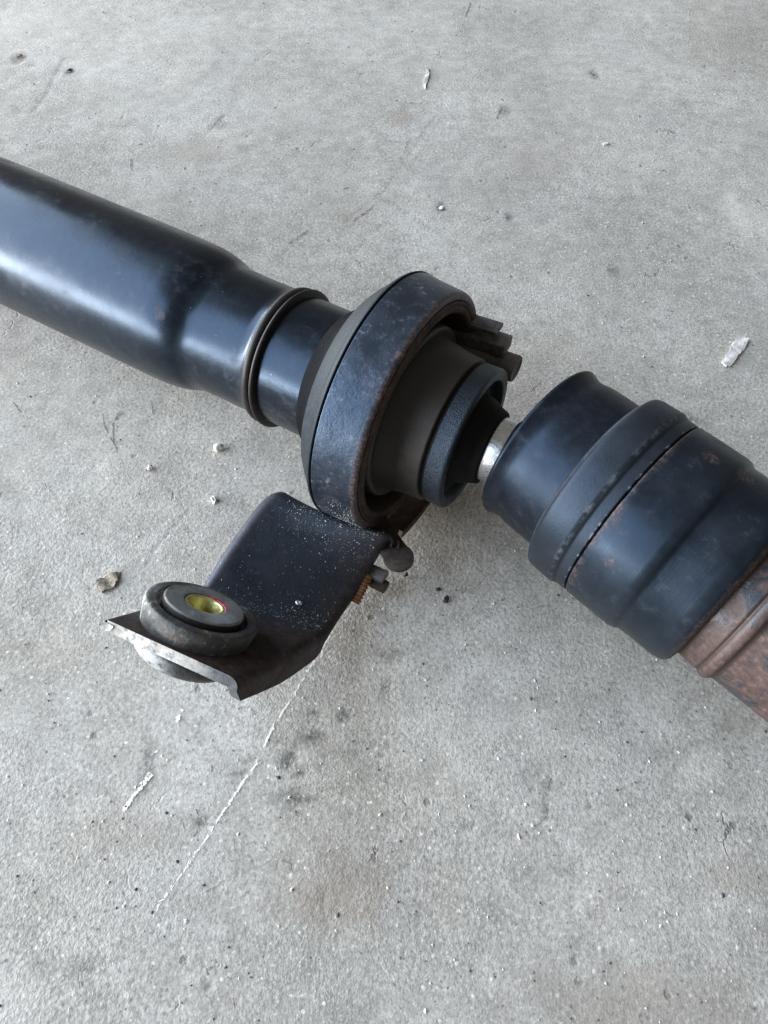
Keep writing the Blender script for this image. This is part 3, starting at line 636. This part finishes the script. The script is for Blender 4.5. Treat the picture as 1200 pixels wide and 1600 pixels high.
# bolt with its nut under the bracket edge
def box_bar(name, c, ax, ay, az, hx, hy, hz, mat, parent, bev=.0009):
    ax, ay, az = [Vector(v).normalized() for v in (ax, ay, az)]
    pts = [Vector(c) + ax * sx * hx + ay * sy * hy + az * hz for sx, sy in ((-1, -1), (1, -1), (1, 1), (-1, 1))]
    return slab(name, pts, az, 2 * hz, mat, parent, ML, bev)
sx = Vector((1, 0, 0)); uy = Vector((0, -1, 0)); uz = Vector((0, 0, 1))
box_bar('clip', (.0080, -.0690, -.0665), (1, .06, .0), (0, 1, 0), (0, 0, 1), .0105, .0040, .0024, M['steel_dark'], bracket)
box_bar('clip', (.0100, -.0722, -.0705), (1, .04, -.05), (0, 1, 0), (0, 0, 1), .0112, .0036, .0024, M['rust'], bracket)
def threaded_rod():
    V = []; F = []; seg = 20; n = 60; Ln = .0185; pit = .0022; r0 = .0034
    for i in range(n + 1):
        s = Ln * i / n
        for k in range(seg):
            a = 2 * math.pi * k / seg; ph = (s / pit - k / seg) % 1
            r = r0 + .0006 * (1 - abs(2 * ph - 1) * 2)
            V.append((s, r * math.cos(a), r * math.sin(a)))
    for i in range(n):
        for k in range(seg): k2 = (k + 1) % seg; F.append((i * seg + k, i * seg + k2, (i + 1) * seg + k2, (i + 1) * seg + k))
    F.append(tuple(range(seg))); F.append(tuple(range(n * seg, n * seg + seg)))
    return fixnormals(mesh_np('threaded_stud', V, F, True, 40))
p0 = floor_pt(575, 897, .0150); p1 = floor_pt(553, 942, .0075)
link_obj('threaded_stud', threaded_rod(), M['bolt'], bracket, frame(p0, p1 - p0))

nick = BL[58] * .34 + BR[58] * .66
lathe('bright_nick', [(-.0004, 0), (-.0002, .0020), (.0004, .0017, .0004), (.0007, .0008, .0004), (.0003, 0)], M['silver'], bracket, ML @ frame(Vector((nick[0], -nick[1], nick[2])), Vector((0.1, .1, 1))), 14, .0004)
# ---- the far side of the bracket: plate, bar, block and rounded spigot that show past the band
far = slab('rear_bracket_plate', [(-.030, .064, .020), (.004, .064, .020), (.004, .064, -.050), (-.030, .064, -.070)][::-1], (0, -1, 0), .004, M['steel_dark'], shaft, ML)
far['label'] = 'far side of the bracket, hidden behind the bearing band'
box_bar('bar', (.0028, .0615, .0232), (1, 0, .08), (0, 1, 0), (0, 0, 1), .0148, .0050, .0014, M['steel_dark'], far, .0006)
box_bar('block', (.0055, .0610, .0132), (1, 0, .10), (0, 1, 0), (0, 0, 1), .0190, .0060, .0042, M['steel_dark'], far, .0010)
msp = ML @ frame(Vector((-.012, .060, .0020)), Vector((1, -.02, .02)))
lathe('spigot', [(0, 0), (0, .0074), (.0300, .0076), (.0400, .0079, .0012), (.0438, .0082, .0010), (.0452, .0076, .0008), (.0440, .0050, .001), (.0432, 0)], M['spigot'], far, msp, 64, .0001)

# ------------------------------------------------------------------ grit
ICO = None
def grains(points, sizes, name, mat, parent=None, matrix=None, flat=.6):
    bm = bmesh.new(); bmesh.ops.create_icosphere(bm, subdivisions=1, radius=1); bv = np.array([v.co[:] for v in bm.verts]); bf = [[v.index for v in f.verts] for f in bm.faces]; bm.free()
    # octahedron-like cheap grains
    ov = np.array([(1, 0, 0), (-1, 0, 0), (0, 1, 0), (0, -1, 0), (0, 0, 1), (0, 0, -1)], float); of = [(0, 2, 4), (2, 1, 4), (1, 3, 4), (3, 0, 4), (2, 0, 5), (1, 2, 5), (3, 1, 5), (0, 3, 5)]
    V = []; F = []
    for p, s in zip(points, sizes):
        th = rng.uniform(0, 6.28); c, q = math.cos(th), math.sin(th); el = rng.uniform(.6, 1.5); b = len(V)
        for v in ov:
            j = rng.uniform(.7, 1.2); x, y, z = v[0] * el * j, v[1] * j, v[2] * flat * j
            V.append((p[0] + s * (c * x - q * y), p[1] + s * (q * x + c * y), p[2] + s * z))
        F += [tuple(i + b for i in f) for f in of]
    o = link_obj(name, mesh_np(name, V, F, False), mat, parent, matrix); o['kind'] = 'stuff'; return o
def band_pts(n, smin, smax, amin, amax, r):
    out = []
    for _ in range(n):
        s = rng.uniform(smin, smax); a = R_(rng.uniform(amin, amax)); out.append((s, r(s) * math.cos(a), r(s) * math.sin(a)))
    return out
# sand on the bracket plate, thick along the top edge and in the bend
BM = (BL + BR) / 2; BA = np.concatenate([[0], np.cumsum(np.linalg.norm(np.diff(BM, axis=0), axis=1))]); BI = np.arange(len(BA)); BB = .0050 * np.clip(1 - BA / .034, 0, 1) ** .7
pts = []; sz = []
for _ in range(1100):
    q = rng.random()
    if q < .45: i = rng.normal(30, 7)
    elif q < .72: i = rng.normal(66, 5)
    else: i = rng.uniform(22, 72)
    if not 18 <= i < 80: continue
    w = rng.beta(1.4, 1.1) * .86 + .07; k_ = int(i); f_ = i - k_; p = (BL[k_] * (1 - f_) + BL[k_ + 1] * f_) * (1 - w) + (BR[k_] * (1 - f_) + BR[k_ + 1] * f_) * w
    if i < 40:
        bb = float(np.interp(i, BI, BB)) * math.sin(math.pi * w) ** .7; dv = np.array([0, p[1], p[2]]); p = p + dv / np.linalg.norm(dv) * bb
    pts.append((p[0], -p[1], p[2] + .0001)); sz.append(rng.gamma(1.5, .00006) + .00009)
grains(pts, sz, 'sand_grain', M['grit'], bracket, ML)
pts = band_pts(330, -.021, -.001, 182, 222, lambda s: .0722 - (s + .012) * .06)
pts = [p for p in pts if rng.random() < .35 + .65 * (p[0] + .021) / .02]
grains(pts, rng.gamma(1.5, .00006, len(pts)) + .00009, 'sand_grain', M['grit'], bear, ML)
# loose grit on the slab
def scatter(n, smin, smax):
    P = []
    for _ in range(n):
        px, py = rng.uniform(-60, 1260), rng.uniform(-40, 1660); p = floor_pt(px, py); P.append((p.x, p.y, .0002))
    return P, np.clip(rng.gamma(1.6, (smax - smin) / 4, n) + smin, smin, smax)
P, S = scatter(700, .00025, .0011); grains(P, S, 'floor_grit', M['grit'], floor)
P, S = scatter(520, .00025, .0010); grains(P, S, 'floor_grit', M['gritd'], floor)

# ------------------------------------------------------------------ crumbs and chips lying about
def lump(name, px, py, L, W, T, ang, mat, label, cat, group=None, sub=2, rough=.22, seedv=0, hole=False):
    r = random.Random(seedv); bm = bmesh.new(); bmesh.ops.create_icosphere(bm, subdivisions=sub, radius=1)
    ph = [Vector((r.uniform(-3, 3), r.uniform(-3, 3), r.uniform(-3, 3))) for _ in range(5)]
    for v in bm.verts:
        k = 1 + rough * sum(math.sin(v.co.dot(p) * 1.6 + i) for i, p in enumerate(ph)) / 2.2 + r.uniform(-1, 1) * rough * .25
        v.co = Vector((v.co.x * k * L / 2, v.co.y * k * W / 2, v.co.z * k * T / 2))
        if v.co.z < -T * .38: v.co.z = -T * .38
    me = bpy.data.meshes.new(name); bm.to_mesh(me); bm.free()
    if sub > 2: me.shade_smooth()
    p = floor_pt(px, py); m = Matrix.Translation((p.x, p.y, T * .38 + .0001)) @ Matrix.Rotation(R_(ang), 4, 'Z')
    o = link_obj(name, me, mat, None, m); tag(o, label, cat, group); return o
lump('pebble', 343, 702, .0066, .0060, .0062, 20, M['pebble'], 'roundish white pebble on the floor below the twin ring beads', 'pebble', sub=3, rough=.12, seedv=3)
lump('pebble', 235, 733, .0046, .0036, .0032, 50, M['pebble'], 'small pale stone chip left of the round white pebble', 'stone chip', rough=.3, seedv=4)
lump('pebble', 335, 783, .0040, .0052, .0040, 20, M['pebble'], 'small angular white stone chip beside the top left corner of the bracket', 'stone chip', rough=.3, seedv=5)
lump('rubber_crumb', 697, 938, .0052, .0032, .0020, 70, M['crumb'], 'largest black wedge shaped crumb right of the bracket', 'crumb', 'black crumbs near the bracket', rough=.3, seedv=8)
lump('rubber_crumb', 685, 921, .0034, .0028, .0018, 10, M['crumb'], 'black crumb just above the larger wedge shaped one', 'crumb', 'black crumbs near the bracket', rough=.25, seedv=9)
lump('rubber_crumb', 634, 899, .0030, .0026, .0020, 30, M['crumb'], 'small black crumb touching the rounded tab of the bracket', 'crumb', 'black crumbs near the bracket', rough=.25, seedv=10)
lump('dirt_clod', 30, 88, .010, .0065, .0022, 20, M['flake'], 'flat brown dirt flake in the far left corner of the floor', 'dirt', rough=.3, seedv=14)
lump('dirt_clod', 110, 111, .0062, .0038, .0025, 30, M['rust'], 'dark brown dirt crumb at the upper left of the floor', 'dirt', rough=.3, seedv=15)
lump('stone_chip', 947, 225, .0070, .0042, .0016, 35, M['chip'], 'small white chip on the floor far behind the boot', 'stone chip', rough=.25, seedv=16)
lump('stone_chip', 690, 326, .0050, .0045, .0026, 60, M['pebble'], 'little pale pebble on the floor beyond the bearing', 'stone chip', rough=.25, seedv=17)

def sheet(name, outline_px, T, mat, label, cat, seedv=0, n=0, curl=.0006):
    """flake with a real thickness and an uneven top, outline on the slab"""
    r = random.Random(seedv); P = [floor_pt(*p) for p in outline_px]; c = sum(P, Vector()) / len(P)
    bm = bmesh.new(); f = bm.faces.new([bm.verts.new((p.x, p.y, .0001)) for p in P])
    ex = bmesh.ops.extrude_face_region(bm, geom=[f]); top = [e for e in ex['geom'] if isinstance(e, bmesh.types.BMFace)]
    for v in [e for e in ex['geom'] if isinstance(e, bmesh.types.BMVert)]: v.co.z += T * r.uniform(.45, .9)
    tr = bmesh.ops.triangulate(bm, faces=top)
    for _ in range(2): bmesh.ops.subdivide_edges(bm, edges=[e for e in bm.edges if all(v.co.z > .0002 for v in e.verts) and e.calc_length() > .0012], cuts=1, use_grid_fill=True)
    ph = [(r.uniform(-1, 1), r.uniform(-1, 1), r.uniform(0, 6)) for _ in range(4)]
    for v in bm.verts:
        if v.co.z > .0002:
            w = sum(math.sin((v.co.x * a + v.co.y * b) * 620 + p) for a, b, p in ph) / 6
            v.co.z = max(.0004, v.co.z + T * .35 * w + curl * w + r.uniform(-.03, .03) * curl)
    bmesh.ops.triangulate(bm, faces=bm.faces); bmesh.ops.recalc_face_normals(bm, faces=bm.faces)
    me = bpy.data.meshes.new(name); bm.to_mesh(me); bm.free()
    return tag(link_obj(name, me, mat), label, cat)
def dens(pts, m=4, j=2.0, seedv=0):
    r = random.Random(seedv); out = []
    for (ax, ay), (bx, by) in zip(pts, pts[1:] + pts[:1]):
        for i in range(m): out.append((ax + (bx - ax) * i / m + r.uniform(-j, j), ay + (by - ay) * i / m + r.uniform(-j, j)))
    return out
sheet('paint_flake', dens([(1155, 526), (1168, 532), (1163, 545), (1152, 558), (1141, 572), (1133, 574), (1126, 566), (1136, 553), (1144, 538)], 4, 1.1, 3), .0022, M['chip'], 'white elongated flake on the floor at the right', 'flake', 3)
sheet('dry_leaf', dens([(152, 910), (165, 900), (180, 895), (189, 894), (184, 908), (176, 920), (162, 927), (154, 924)], 4, 1.6, 4), .0016, M['flake'], 'crumpled tan scrap lying left of the bushing', 'scrap', 4, curl=.0014)
sheet('wood_splinter', dens([(662, 132), (665, 118), (669, 108), (671, 116), (668, 128), (664, 139)], 3, .6, 5), .0020, M['chip'], 'thin white splinter on the far floor, upper middle', 'splinter', 5)
